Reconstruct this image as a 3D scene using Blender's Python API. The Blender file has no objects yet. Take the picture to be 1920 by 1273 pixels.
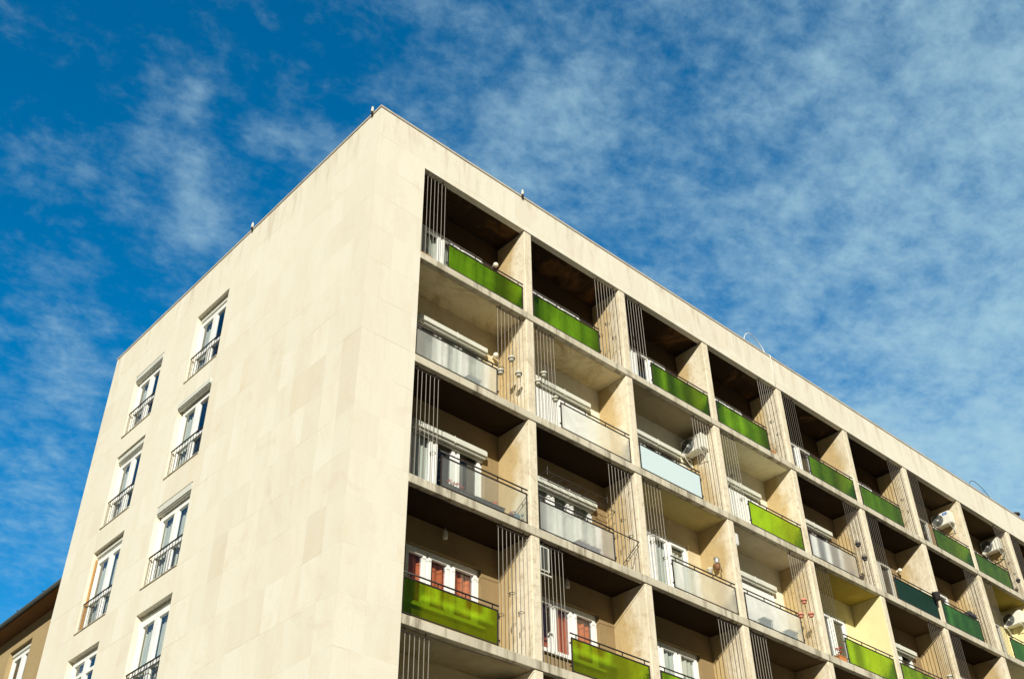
import bpy, bmesh, math, random
from mathutils import Vector, Matrix
random.seed(7)
SC = bpy.context.scene
COL = SC.collection
PI = math.pi

# ------------------------------------------------------------------ dimensions (metres)
TOP = 22.5                       # roof edge above the ground
H = 2.9                          # storey height
X0 = 1.394                       # left edge of the first loggia
W = 3.5252                       # bay pitch
OPEN = 3.275                     # clear width of a loggia
FW = 0.25                        # fin width
D = 1.041                        # loggia depth
ST = 0.1915                      # slab thickness
NB = 13                          # bays
L = 13.62                        # depth of the block
XR = X0 + NB * W + 1.2
CEIL = H - ST
def xl(k): return X0 if k == 1 else 4.9138 + (k - 2) * W
def fl(r): return TOP - 3.8585 - (r - 1) * H
FASC = TOP - 1.1618
ROWS = 6                         # loggia storeys built with fittings

# ------------------------------------------------------------------ materials
def mat(name):
    m = bpy.data.materials.new(name); m.use_nodes = True
    nt = m.node_tree; nt.nodes.clear()
    return m, nt, nt.nodes.new, nt.links.new
def val(n, k, v): n.inputs[k].default_value = v
def rgba(c): return (c[0], c[1], c[2], 1.0)

def noise(N, Lk, vec, scale, detail=4, rough=.55, dist=0.0, stretch=None):
    if stretch:
        mp = N('ShaderNodeMapping'); mp.inputs['Scale'].default_value = stretch
        Lk(vec, mp.inputs['Vector']); vec = mp.outputs[0]
    n = N('ShaderNodeTexNoise'); val(n, 'Scale', scale); val(n, 'Detail', detail); val(n, 'Roughness', rough); val(n, 'Distortion', dist)
    Lk(vec, n.inputs['Vector'])
    return n.outputs['Fac']
def ramp(N, Lk, fac, p0, p1, c0=(0,0,0), c1=(1,1,1)):
    r = N('ShaderNodeValToRGB')
    r.color_ramp.elements[0].position = p0; r.color_ramp.elements[0].color = rgba(c0)
    r.color_ramp.elements[1].position = p1; r.color_ramp.elements[1].color = rgba(c1)
    Lk(fac, r.inputs['Fac'])
    return r.outputs['Color']
def mix(N, Lk, fac, a, b, mode='MIX'):
    m = N('ShaderNodeMix'); m.data_type = 'RGBA'; m.blend_type = mode
    for sock, v in ((m.inputs[0], fac), (m.inputs[6], a), (m.inputs[7], b)):
        if hasattr(v, 'is_linked'): Lk(v, sock)
        elif isinstance(v, tuple): sock.default_value = rgba(v)
        else: sock.default_value = v
    return m.outputs[2]
def math_(N, Lk, op, a, b=0.0, clamp=False):
    m = N('ShaderNodeMath'); m.operation = op; m.use_clamp = clamp
    for s, v in ((m.inputs[0], a), (m.inputs[1], b)):
        if hasattr(v, 'is_linked'): Lk(v, s)
        else: s.default_value = v
    return m.outputs[0]
def finish(m, nt, N, Lk, color, rough=.85, bump=None, bstr=.2, bdist=.01, spec=.3, metal=0.0):
    b = N('ShaderNodeBsdfPrincipled'); o = N('ShaderNodeOutputMaterial')
    if hasattr(color, 'is_linked'): Lk(color, b.inputs['Base Color'])
    else: b.inputs['Base Color'].default_value = rgba(color)
    if hasattr(rough, 'is_linked'): Lk(rough, b.inputs['Roughness'])
    else: val(b, 'Roughness', rough)
    val(b, 'Specular IOR Level', spec); val(b, 'Metallic', metal)
    if bump is not None:
        bp = N('ShaderNodeBump'); val(bp, 'Strength', bstr); val(bp, 'Distance', bdist)
        Lk(bump, bp.inputs['Height']); Lk(bp.outputs[0], b.inputs['Normal'])
    Lk(b.outputs[0], o.inputs['Surface'])
    return m
def pos(N): return N('ShaderNodeNewGeometry').outputs['Position']

def schlick(N, Lk, f0):
    g = N('ShaderNodeNewGeometry'); v = N('ShaderNodeVectorMath'); v.operation = 'DOT_PRODUCT'
    Lk(g.outputs['Normal'], v.inputs[0]); Lk(g.outputs['Incoming'], v.inputs[1])
    q = math_(N, Lk, 'POWER', math_(N, Lk, 'SUBTRACT', 1.0, math_(N, Lk, 'ABSOLUTE', v.outputs['Value']), True), 5.0)
    return math_(N, Lk, 'ADD', math_(N, Lk, 'MULTIPLY', q, 1-f0), f0, True)

def m_plain(name, c, rough=.5, var=.12, scale=3.0, metal=0.0, spec=.4, grime=.0):
    m, nt, N, Lk = mat(name)
    p = pos(N)
    f = noise(N, Lk, p, scale, 5, .6)
    col = mix(N, Lk, f, tuple(x * (1 - var) for x in c), tuple(min(1, x * (1 + var)) for x in c))
    if grime:
        g = ramp(N, Lk, noise(N, Lk, p, 1.3, 6, .65, .6), .5, .72)
        col = mix(N, Lk, math_(N, Lk, 'MULTIPLY', g, grime), col, tuple(x * .45 for x in c))
    f2 = noise(N, Lk, p, scale * 14, 3)
    return finish(m, nt, N, Lk, col, rough, f2, .12, .004, spec, metal)

def m_stone():
    """limestone slabs 0.62 x 0.967 m laid in a plain grid, UV in metres"""
    m, nt, N, Lk = mat('limestone_cladding')
    uv = N('ShaderNodeUVMap').outputs[0]
    mp = N('ShaderNodeMapping'); mp.inputs['Scale'].default_value = (1 / .62, 1 / .9667, 1); Lk(uv, mp.inputs[0])
    sx = N('ShaderNodeSeparateXYZ'); Lk(mp.outputs[0], sx.inputs[0])
    fx, fy = math_(N, Lk, 'FLOOR', sx.outputs[0]), math_(N, Lk, 'FLOOR', sx.outputs[1])
    cb = N('ShaderNodeCombineXYZ'); Lk(fx, cb.inputs[0]); Lk(fy, cb.inputs[1])
    wn = N('ShaderNodeTexWhiteNoise'); wn.noise_dimensions = '3D'; Lk(cb.outputs[0], wn.inputs['Vector'])
    # neighbouring slabs cut from one block: a second, wider grid
    mp2 = N('ShaderNodeMapping'); mp2.inputs['Scale'].default_value = (.5, 1, 1); mp2.inputs['Location'].default_value = (.5, 11, 3); Lk(cb.outputs[0], mp2.inputs[0])
    v2 = N('ShaderNodeVectorMath'); v2.operation = 'FLOOR'; Lk(mp2.outputs[0], v2.inputs[0])
    wn2 = N('ShaderNodeTexWhiteNoise'); Lk(v2.outputs[0], wn2.inputs['Vector'])
    base = mix(N, Lk, wn.outputs['Value'], (.70, .665, .545), (.755, .725, .61))
    # the slabs that were replaced or cut from browner stone
    gn = N('ShaderNodeNewGeometry'); nx = N('ShaderNodeSeparateXYZ'); Lk(gn.outputs['Normal'], nx.inputs[0])
    endw = math_(N, Lk, 'LESS_THAN', nx.outputs[0], -.5)
    def cell(i, j):
        a = math_(N, Lk, 'COMPARE', fx, float(i)); b = math_(N, Lk, 'COMPARE', fy, float(j))
        a.node.inputs[2].default_value = .3; b.node.inputs[2].default_value = .3
        return math_(N, Lk, 'MULTIPLY', math_(N, Lk, 'MULTIPLY', a, b), endw)
    for i, j, f in ((2,-8,.34),(3,-8,.28),(0,-8,.36),(0,-9,.4),(0,-11,.24),(2,-9,.15),(1,-12,.4),(7,-11,.32),(7,-12,.2),(5,-13,.18),(6,-6,.15),(1,-3,.15),(1,-4,.2),(4,-5,.15),(4,-13,.15)):
        base = mix(N, Lk, math_(N, Lk, 'MULTIPLY', cell(i, j), f), base, (.55, .475, .33))
    dk = ramp(N, Lk, wn.outputs['Value'], .90, .99)
    base = mix(N, Lk, math_(N, Lk, 'MULTIPLY', dk, .35), base, (.62, .53, .355))
    dk2 = ramp(N, Lk, wn2.outputs['Value'], .91, .97)
    base = mix(N, Lk, math_(N, Lk, 'MULTIPLY', dk2, .2), base, (.62, .54, .38))
    p = pos(N)
    # vertical veins / rain streaks, each slab shifted
    off = N('ShaderNodeVectorMath'); off.operation = 'MULTIPLY_ADD'
    Lk(wn.outputs['Color'], off.inputs[0]); off.inputs[1].default_value = (9, 9, 9); Lk(p, off.inputs[2])
    vein = noise(N, Lk, off.outputs[0], 2.2, 6, .62, .5, (1, 1, .28))
    base = mix(N, Lk, math_(N, Lk, 'MULTIPLY', ramp(N, Lk, vein, .45, .8), .6), base, (.64, .56, .39))
    blot = ramp(N, Lk, noise(N, Lk, p, .9, 7, .68, 1.2), .56, .78)
    base = mix(N, Lk, math_(N, Lk, 'MULTIPLY', blot, .55), base, (.58, .47, .31))
    cloud = noise(N, Lk, p, .16, 3, .5)
    base = mix(N, Lk, math_(N, Lk, 'MULTIPLY', ramp(N, Lk, cloud, .4, .65), .5), base, (.755, .715, .60))
    # small rusty pits and chips
    pit = ramp(N, Lk, noise(N, Lk, p, 3.6, 4, .8), .70, .75)
    base = mix(N, Lk, math_(N, Lk, 'MULTIPLY', pit, .7), base, (.34, .25, .13))
    # dirt washed down from the coping
    sp = N('ShaderNodeSeparateXYZ'); Lk(p, sp.inputs[0])
    mr = N('ShaderNodeMapRange'); val(mr, 'From Min', TOP - 1.6); val(mr, 'From Max', TOP - .05); Lk(sp.outputs[2], mr.inputs['Value'])
    drip = ramp(N, Lk, noise(N, Lk, p, 2.6, 5, .7, .2, (1, 1, .18)), .5, .74)
    base = mix(N, Lk, math_(N, Lk, 'MULTIPLY', math_(N, Lk, 'MULTIPLY', drip, mr.outputs[0]), .8), base, (.42, .34, .21))
    # joints: hairline, mostly mortared over
    frx, fry = math_(N, Lk, 'FRACT', sx.outputs[0]), math_(N, Lk, 'FRACT', sx.outputs[1])
    def near(fr, w):
        a = math_(N, Lk, 'ABSOLUTE', math_(N, Lk, 'SUBTRACT', fr, .5))
        return math_(N, Lk, 'GREATER_THAN', a, .5 - w)
    jn = math_(N, Lk, 'MAXIMUM', math_(N, Lk, 'MULTIPLY', near(frx, .008), .3), near(fry, .006))
    vis = ramp(N, Lk, noise(N, Lk, p, .55, 3, .6), .45, .62)
    jf = math_(N, Lk, 'MULTIPLY', jn, vis)
    base = mix(N, Lk, math_(N, Lk, 'MULTIPLY', jf, .6), base, (.36, .28, .16))
    fine = noise(N, Lk, p, 22, 5, .7)
    base = mix(N, Lk, math_(N, Lk, 'MULTIPLY', ramp(N, Lk, fine, .35, .7), .26), base, (.55, .45, .29))
    h = math_(N, Lk, 'SUBTRACT', math_(N, Lk, 'ADD', math_(N, Lk, 'MULTIPLY', fine, .3), math_(N, Lk, 'MULTIPLY', wn.outputs['Value'], .5)), jf)
    return finish(m, nt, N, Lk, base, .8, h, .22, .006, .25)

def m_fin():
    """painted plaster, rain-washed near the front edge, ochre dirt further in"""
    m, nt, N, Lk = mat('weathered_plaster')
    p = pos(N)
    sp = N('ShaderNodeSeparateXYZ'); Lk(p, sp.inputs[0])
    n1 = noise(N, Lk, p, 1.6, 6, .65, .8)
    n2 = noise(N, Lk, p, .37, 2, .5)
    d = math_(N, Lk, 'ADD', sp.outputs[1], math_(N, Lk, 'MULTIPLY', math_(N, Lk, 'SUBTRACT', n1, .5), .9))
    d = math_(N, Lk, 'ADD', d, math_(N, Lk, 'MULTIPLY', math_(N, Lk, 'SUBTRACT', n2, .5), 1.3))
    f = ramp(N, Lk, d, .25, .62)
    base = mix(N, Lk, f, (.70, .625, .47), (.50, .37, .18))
    sp2 = ramp(N, Lk, noise(N, Lk, p, 7, 8, .8), .52, .68)
    base = mix(N, Lk, math_(N, Lk, 'MULTIPLY', sp2, .65), base, (.30, .20, .09))
    st = ramp(N, Lk, noise(N, Lk, p, 3, 5, .7, .4, (1, 1, .16)), .5, .72)
    base = mix(N, Lk, math_(N, Lk, 'MULTIPLY', st, .5), base, (.36, .27, .14))
    gr = ramp(N, Lk, noise(N, Lk, p, 1.1, 7, .72, 1.0), .54, .74)
    base = mix(N, Lk, math_(N, Lk, 'MULTIPLY', gr, .5), base, (.30, .235, .14))
    fine = noise(N, Lk, p, 40, 4, .7)
    return finish(m, nt, N, Lk, base, .9, fine, .3, .004, .2)

def m_slab():
    m, nt, N, Lk = mat('stained_concrete')
    p = pos(N)
    base = mix(N, Lk, noise(N, Lk, p, 2, 6, .65), (.46, .415, .31), (.68, .63, .49))
    st = ramp(N, Lk, noise(N, Lk, p, 2.7, 5, .7, .0, (1, 1, .1)), .50, .63)
    base = mix(N, Lk, math_(N, Lk, 'MULTIPLY', st, .8), base, (.17, .14, .09))
    wide = ramp(N, Lk, noise(N, Lk, p, .7, 5, .65, .5), .45, .7)
    base = mix(N, Lk, math_(N, Lk, 'MULTIPLY', wide, .5), base, (.30, .26, .17))
    sp = ramp(N, Lk, noise(N, Lk, p, 14, 5, .8), .6, .72)
    base = mix(N, Lk, math_(N, Lk, 'MULTIPLY', sp, .6), base, (.20, .17, .12))
    return finish(m, nt, N, Lk, base, .9, noise(N, Lk, p, 30, 4, .7), .35, .006, .2)

def m_ceiling(name, c, stain=(.5, .35, .2), amt=.5):
    m, nt, N, Lk = mat(name)
    p = pos(N)
    base = mix(N, Lk, noise(N, Lk, p, 3.5, 6, .6), tuple(x * .85 for x in c), tuple(min(1, x * 1.12) for x in c))
    st = ramp(N, Lk, noise(N, Lk, p, .95, 7, .7, 1.5), .5, .68)
    base = mix(N, Lk, math_(N, Lk, 'MULTIPLY', st, amt), base, tuple(a * b for a, b in zip(c, stain)))
    sp = ramp(N, Lk, noise(N, Lk, p, 9, 5, .75), .58, .72)
    base = mix(N, Lk, math_(N, Lk, 'MULTIPLY', sp, amt * .6), base, tuple(x * .4 for x in c))
    return finish(m, nt, N, Lk, base, .95, noise(N, Lk, p, 45, 3, .7), .3, .004, .15)

def m_glass_panel(name, diff, tint, clear, soft, milk, rough=.3, ior=1.22):
    """wired / frosted balcony glass: part see-through, part scattering, part surface colour"""
    m, nt, N, Lk = mat(name)
    p = pos(N)
    f = noise(N, Lk, p, 1.1, 4, .55)
    g = noise(N, Lk, p, 60, 2, .6)
    dirt = ramp(N, Lk, noise(N, Lk, p, 2.4, 6, .7, .4, (1, 1, .5)), .45, .75)
    dc = mix(N, Lk, f, tuple(x * .8 for x in diff), tuple(min(1, x * 1.2) for x in diff))
    dc = mix(N, Lk, math_(N, Lk, 'MULTIPLY', dirt, .35), dc, tuple(x * .55 for x in diff))
    mot = ramp(N, Lk, noise(N, Lk, p, 1.7, 5, .6, .8), .3, .7)
    tc = mix(N, Lk, mot, tuple(x * .62 for x in tint), tuple(min(1, x * 1.12) for x in tint))
    dif = N('ShaderNodeBsdfDiffuse'); Lk(dc, dif.inputs[0])
    trl = N('ShaderNodeBsdfTranslucent'); trl.inputs[0].default_value = rgba(tint)
    trp = N('ShaderNodeBsdfTransparent'); trp.inputs[0].default_value = rgba(tint)
    rfr = N('ShaderNodeBsdfRefraction'); Lk(tc, rfr.inputs[0]); val(rfr, 'IOR', ior); val(rfr, 'Roughness', rough)
    gl = N('ShaderNodeBsdfGlossy'); val(gl, 'Roughness', .12); gl.inputs[0].default_value = (1, 1, 1, 1)
    tot = clear + soft + milk
    def mx(a, b, f):
        s = N('ShaderNodeMixShader'); s.inputs[0].default_value = f
        Lk(a.outputs[0], s.inputs[1]); Lk(b.outputs[0], s.inputs[2]); return s
    a = mx(trp, rfr, soft / (clear + soft))
    b = mx(dif, trl, .45)
    s = mx(a, b, milk / tot)
    fs = N('ShaderNodeMixShader'); Lk(math_(N, Lk, 'MULTIPLY', schlick(N, Lk, .04), .45), fs.inputs[0]); Lk(s.outputs[0], fs.inputs[1]); Lk(gl.outputs[0], fs.inputs[2])
    bp = N('ShaderNodeBump'); val(bp, 'Strength', .08); val(bp, 'Distance', .003); Lk(g, bp.inputs['Height']); Lk(bp.outputs[0], rfr.inputs['Normal'])
    o = N('ShaderNodeOutputMaterial'); Lk(fs.outputs[0], o.inputs['Surface'])
    return m

def m_pane():
    m, nt, N, Lk = mat('window_glass')
    trp = N('ShaderNodeBsdfTransparent'); trp.inputs[0].default_value = (.93, .96, .95, 1)
    gl = N('ShaderNodeBsdfGlossy'); val(gl, 'Roughness', .015); gl.inputs[0].default_value = (.95, .97, 1, 1)
    p = pos(N)
    bp = N('ShaderNodeBump'); val(bp, 'Strength', .05); val(bp, 'Distance', .02); Lk(noise(N, Lk, p, 1.5, 2), bp.inputs['Height']); Lk(bp.outputs[0], gl.inputs['Normal'])
    s = N('ShaderNodeMixShader'); Lk(schlick(N, Lk, .12), s.inputs[0]); Lk(trp.outputs[0], s.inputs[1]); Lk(gl.outputs[0], s.inputs[2])
    o = N('ShaderNodeOutputMaterial'); Lk(s.outputs[0], o.inputs['Surface'])
    return m

def m_cloth(name, c):
    m, nt, N, Lk = mat(name)
    p = pos(N)
    dc = mix(N, Lk, noise(N, Lk, p, 6, 4, .6, 0, (1, 1, .2)), tuple(x * .75 for x in c), tuple(min(1, x * 1.2) for x in c))
    a = N('ShaderNodeBsdfDiffuse'); Lk(dc, a.inputs[0]); b = N('ShaderNodeBsdfTranslucent'); Lk(dc, b.inputs[0])
    s = N('ShaderNodeMixShader'); s.inputs[0].default_value = .3; Lk(a.outputs[0], s.inputs[1]); Lk(b.outputs[0], s.inputs[2])
    o = N('ShaderNodeOutputMaterial'); Lk(s.outputs[0], o.inputs['Surface'])
    return m

M = {}
M['stone'] = m_stone()
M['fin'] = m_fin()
M['slab'] = m_slab()
M['metal'] = m_plain('dark_painted_steel', (.035, .026, .02), .5, .3)
M['rod'] = m_plain('galvanised_rod', (.34, .31, .26), .55, .25, 5, .3)
M['rodd'] = m_plain('dark_rod', (.10, .085, .065), .55, .25, 5, .2)
M['frame2'] = m_plain('weathered_frame', (.50, .48, .40), .5, .1, 3, grime=.4)
M['alu'] = m_plain('grey_steel_frame', (.42, .43, .40), .5, .2)
M['white'] = m_plain('white_window_frame', (.80, .80, .75), .4, .05, 3, grime=.18)
M['shutter'] = m_plain('cream_shutter_box', (.62, .62, .53), .5, .06, 3, grime=.3)
M['pane'] = m_pane()
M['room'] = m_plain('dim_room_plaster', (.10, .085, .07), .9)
M['roof'] = m_plain('bitumen_roof', (.08, .075, .07), .95, .25)
M['coping'] = m_plain('weathered_metal_coping', (.56, .50, .40), .55, .2, grime=.5)
M['g_top'] = m_glass_panel('green_obscured_glass', (.024, .09, .010), (.25, .50, .014), .14, .56, .30, .55, 1.3)
M['g_green'] = m_glass_panel('green_wired_glass', (.022, .085, .008), (.46, .74, .014), .20, .56, .24, .42, 1.25)
M['g_dgreen'] = m_glass_panel('dark_green_wired_glass', (.014, .07, .02), (.12, .34, .05), .2, .4, .4, .5, 1.3)
M['g_teal'] = m_plain('dark_teal_panel', (.011, .034, .021), .6, .25, 2, spec=.15)
M['g_frost'] = m_glass_panel('frosted_glass', (.86, .88, .80), (.96, .99, .95), .18, .44, .38, .32, 1.14)
M['g_clear'] = m_glass_panel('clear_dusty_glass', (.60, .62, .56), (.93, .97, .94), .66, .10, .24, .2, 1.06)
M['g_blue'] = m_plain('pale_blue_panel', (.58, .69, .69), .35, .05, 1.5)
C_CEIL = dict(
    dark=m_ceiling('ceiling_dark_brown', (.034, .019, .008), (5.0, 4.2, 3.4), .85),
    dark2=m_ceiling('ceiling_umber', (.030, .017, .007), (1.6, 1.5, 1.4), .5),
    cream=m_ceiling('ceiling_cream', (.68, .58, .36), (.6, .52, .42), .9),
    olive=m_ceiling('ceiling_olive_grey', (.38, .32, .20)),
    white=m_ceiling('ceiling_white', (.80, .74, .52), (.7, .6, .5), .4),
    green=m_ceiling('ceiling_moss', (.48, .40, .17), (.75, .7, .6), .5),
    grey=m_ceiling('ceiling_grey', (.60, .53, .37), (.7, .65, .55), .5),
    yellow=m_ceiling('ceiling_ochre', (.42, .32, .065), (.7, .6, .5), .4),
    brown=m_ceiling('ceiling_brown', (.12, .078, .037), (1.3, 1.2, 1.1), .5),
)
C_WALL = dict(
    tan=m_ceiling('wall_tan', (.27, .19, .092), (.7, .62, .55), .4),
    cream=m_ceiling('wall_cream', (.60, .50, .31), (.7, .6, .5), .4),
    white=m_ceiling('wall_white', (.72, .68, .53), (.8, .75, .65), .3),
    yellow=m_ceiling('wall_yellow', (.74, .66, .36), (.9, .85, .75), .2),
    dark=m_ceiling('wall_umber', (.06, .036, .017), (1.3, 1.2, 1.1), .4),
    brown=m_ceiling('wall_brown', (.24, .17, .09), (.8, .7, .6), .4),
)
M['red_cloth'] = m_cloth('brick_red_curtain', (.62, .17, .07))
M['net_cloth'] = m_cloth('white_net_curtain', (.62, .64, .56))
M['ac'] = m_plain('air_conditioner_white', (.74, .72, .62), .4, .05, grime=.3)
M['acdark'] = m_plain('fan_grille_black', (.03, .028, .024), .5)
M['blue'] = m_plain('badge_blue', (.03, .17, .5), .4)
M['pot'] = m_plain('glazed_pot', (.55, .52, .42), .3)
M['pink'] = m_plain('pink_pot', (.66, .25, .17), .5)
M['darkpot'] = m_plain('charcoal_planter', (.06, .055, .055), .6)
M['terra'] = m_plain('terracotta', (.5, .2, .06), .8)
M['leaf'] = m_plain('leaf_green', (.05, .09, .02), .6, .4, 20)
M['petal'] = m_plain('red_petal', (.70, .03, .03), .6, .3, 20)
M['crate'] = m_plain('blue_grey_plastic', (.09, .16, .20), .5)
M['globe'] = m_plain('opal_globe', (.78, .72, .58), .3, .03)
M['steel'] = m_plain('brushed_steel', (.55, .54, .5), .3, .1, 3, .8)
M['orange'] = m_plain('orange_varnish', (.45, .24, .07), .5)
M['cablew'] = m_plain('white_cable', (.75, .75, .7), .5)
M['cabled'] = m_plain('black_cable', (.03, .035, .035), .5)
M['wood'] = m_plain('mop_wood', (.5, .36, .2), .7)
M['asphalt'] = m_plain('asphalt', (.05, .048, .045), .9, .25, 5)
M['paving'] = m_plain('concrete_paving', (.15, .135, .10), .9, .2, 3)
M['kerb'] = m_plain('kerb_stone', (.36, .34, .30), .85, .2)
M['verge'] = m_plain('dry_ground', (.12, .10, .065), .95, .3, .5)
M['tanwall'] = m_ceiling('tan_render', (.37, .275, .14), (.8, .7, .6), .35)
M['soffit'] = m_ceiling('brown_soffit', (.16, .085, .035), (.8, .7, .6), .4)
M['gutter'] = m_plain('dark_green_gutter', (.045, .055, .05), .5, .3)

# ------------------------------------------------------------------ mesh builder
class MB:
    def __init__(s): s.v = []; s.f = []; s.m = []; s.sm = []
    def quad(s, a, b, c, d, m=0):
        i = len(s.v); s.v += [a, b, c, d]; s.f.append((i, i+1, i+2, i+3)); s.m.append(m); s.sm.append(False)
    def box(s, x0, x1, y0, y1, z0, z1, m=0):
        i = len(s.v)
        s.v += [(x0,y0,z0),(x1,y0,z0),(x1,y1,z0),(x0,y1,z0),(x0,y0,z1),(x1,y0,z1),(x1,y1,z1),(x0,y1,z1)]
        for q in ((3,2,1,0),(4,5,6,7),(0,1,5,4),(1,2,6,5),(2,3,7,6),(3,0,4,7)):
            s.f.append(tuple(i+k for k in q)); s.m.append(m); s.sm.append(False)
        return s
    def rbox(s, x0, x1, y0, y1, z0, z1, r=.02, m=0):
        """box with chamfered edges"""
        bm = bmesh.new()
        bmesh.ops.create_cube(bm, size=1)
        for v in bm.verts:
            v.co = Vector(((x0+x1)/2 + v.co.x*(x1-x0), (y0+y1)/2 + v.co.y*(y1-y0), (z0+z1)/2 + v.co.z*(z1-z0)))
        bmesh.ops.bevel(bm, geom=bm.edges[:], offset=r, segments=2, affect='EDGES')
        s.add_bm(bm, m); return s
    def add_bm(s, bm, m=0, smooth=False):
        i = len(s.v); bm.verts.index_update()
        s.v += [tuple(v.co) for v in bm.verts]
        for f in bm.faces:
            s.f.append(tuple(i + v.index for v in f.verts)); s.m.append(m); s.sm.append(smooth)
        bm.free()
    def tube(s, pts, r, n=6, m=0, caps=True):
        pts = [Vector(p) for p in pts]; rings = []
        for j, p in enumerate(pts):
            t = (pts[min(j+1, len(pts)-1)] - pts[max(j-1, 0)]).normalized()
            a = Vector((0,0,1)) if abs(t.z) < .9 else Vector((1,0,0))
            u = t.cross(a).normalized(); w = t.cross(u)
            i = len(s.v)
            for k in range(n):
                an = 2*PI*k/n; s.v.append(tuple(p + u*math.cos(an)*r + w*math.sin(an)*r))
            rings.append(i)
        for a, b in zip(rings, rings[1:]):
            for k in range(n):
                s.f.append((a+k, a+(k+1)%n, b+(k+1)%n, b+k)); s.m.append(m); s.sm.append(n > 5)
        if caps:
            s.f.append(tuple(rings[0]+k for k in reversed(range(n)))); s.m.append(m); s.sm.append(False)
            s.f.append(tuple(rings[-1]+k for k in range(n))); s.m.append(m); s.sm.append(False)
        return s
    def lathe(s, c, prof, n=14, axis='z', m=0):
        rings = []
        for (r, h) in prof:
            i = len(s.v)
            for k in range(n):
                a = 2*PI*k/n; q = (r*math.cos(a), r*math.sin(a), h)
                if axis == 'x': q = (h, r*math.cos(a), r*math.sin(a))
                if axis == 'y': q = (r*math.cos(a), h, r*math.sin(a))
                s.v.append((c[0]+q[0], c[1]+q[1], c[2]+q[2]))
            rings.append(i)
        for a, b in zip(rings, rings[1:]):
            for k in range(n):
                s.f.append((a+k, a+(k+1)%n, b+(k+1)%n, b+k)); s.m.append(m); s.sm.append(True)
        return s
    def ring(s, c, R, r, axis='z', m=0, n=12):
        pts = []
        for k in range(n+1):
            a = 2*PI*k/n
            q = (R*math.cos(a), R*math.sin(a), 0) if axis == 'z' else (R*math.cos(a), 0, R*math.sin(a))
            pts.append((c[0]+q[0], c[1]+q[1], c[2]+q[2]))
        return s.tube(pts, r, 4, m, False)
    def leaves(s, c, rad, n, size, rng, m=0, flat=.7):
        for _ in range(n):
            d = Vector((rng.gauss(0,1), rng.gauss(0,1), rng.gauss(0,1))).normalized() * rad * rng.random()**.4
            p = Vector(c) + Vector((d.x, d.y, d.z*flat))
            u = Vector((rng.gauss(0,1), rng.gauss(0,1), rng.gauss(0,1))).normalized()
            w = u.orthogonal().normalized(); z = size*(.6+.8*rng.random())
            s.quad(tuple(p-u*z), tuple(p+w*z*.5), tuple(p+u*z), tuple(p-w*z*.5), m)
    def wall(s, axis, a0, a1, z0, z1, holes, d0, d1, m=0):
        """upright wall with rectangular holes; axis 'x': runs along x between y=d0 (front) and d1; 'y': runs along y between x=d0 and d1"""
        us = sorted({a0, a1} | {h[0] for h in holes} | {h[1] for h in holes})
        zs = sorted({z0, z1} | {h[2] for h in holes} | {h[3] for h in holes})
        def P(u, d, z): return (u, d, z) if axis == 'x' else (d, u, z)
        def solid(i, j):
            if not (0 <= i < len(us)-1 and 0 <= j < len(zs)-1): return False
            cu, cz = (us[i]+us[i+1])/2, (zs[j]+zs[j+1])/2
            return not any(h[0] < cu < h[1] and h[2] < cz < h[3] for h in holes)
        for i in range(len(us)-1):
            for j in range(len(zs)-1):
                if not solid(i, j): continue
                a, b, c, e = us[i], us[i+1], zs[j], zs[j+1]
                s.quad(P(a,d0,c), P(b,d0,c), P(b,d0,e), P(a,d0,e), m)
                s.quad(P(a,d1,e), P(b,d1,e), P(b,d1,c), P(a,d1,c), m)
                if not solid(i-1, j): s.quad(P(a,d0,c), P(a,d0,e), P(a,d1,e), P(a,d1,c), m)
                if not solid(i+1, j): s.quad(P(b,d1,c), P(b,d1,e), P(b,d0,e), P(b,d0,c), m)
                if not solid(i, j-1): s.quad(P(a,d1,c), P(b,d1,c), P(b,d0,c), P(a,d0,c), m)
                if not solid(i, j+1): s.quad(P(a,d0,e), P(b,d0,e), P(b,d1,e), P(a,d1,e), m)
        return s
    def mesh(s, name, mats, fix=False):
        me = bpy.data.meshes.new(name); me.from_pydata(s.v, [], s.f)
        for m in (mats if isinstance(mats, (list, tuple)) else [mats]): me.materials.append(m)
        for p, i, sm in zip(me.polygons, s.m, s.sm): p.material_index = i; p.use_smooth = sm
        if fix:
            bm = bmesh.new(); bm.from_mesh(me); bmesh.ops.remove_doubles(bm, verts=bm.verts, dist=1e-5)
            bmesh.ops.recalc_face_normals(bm, faces=bm.faces); bm.to_mesh(me); bm.free()
        uv = me.uv_layers.new(name='UVMap')
        for p in me.polygons:
            n = p.normal; ax = max(range(3), key=lambda q: abs(n[q]))
            for li in p.loop_indices:
                c = me.vertices[me.loops[li].vertex_index].co
                uv.data[li].uv = ((c.y, c.z - TOP) if ax == 0 else (c.x, c.z - TOP) if ax == 1 else (c.x, c.y))
        return me

def link(name, me, parent=None, loc=(0,0,0), bevel=0.0):
    o = bpy.data.objects.new(name, me); COL.objects.link(o); o.location = loc
    if parent: o.parent = parent
    if bevel:
        b = o.modifiers.new('edge', 'BEVEL'); b.width = bevel; b.segments = 2; b.limit_method = 'ANGLE'
    return o
def part(name, mb, m, parent, loc=(0,0,0), bevel=0.0, fix=False, label=None):
    o = link(name, mb.mesh(name, m, fix), parent, loc, bevel)
    if label: o['label'] = label
    return o
def empty(name, loc=(0,0,0)):
    o = bpy.data.objects.new(name, None); o.empty_display_size = .2; COL.objects.link(o); o.location = loc; return o
def tag(o, label, cat, group=None):
    o['label'] = label; o['category'] = cat
    if group: o['group'] = group
    return o
def structure(name, mb, m):
    o = link(name, mb.mesh(name, m)); o['kind'] = 'structure'; return o

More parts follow.
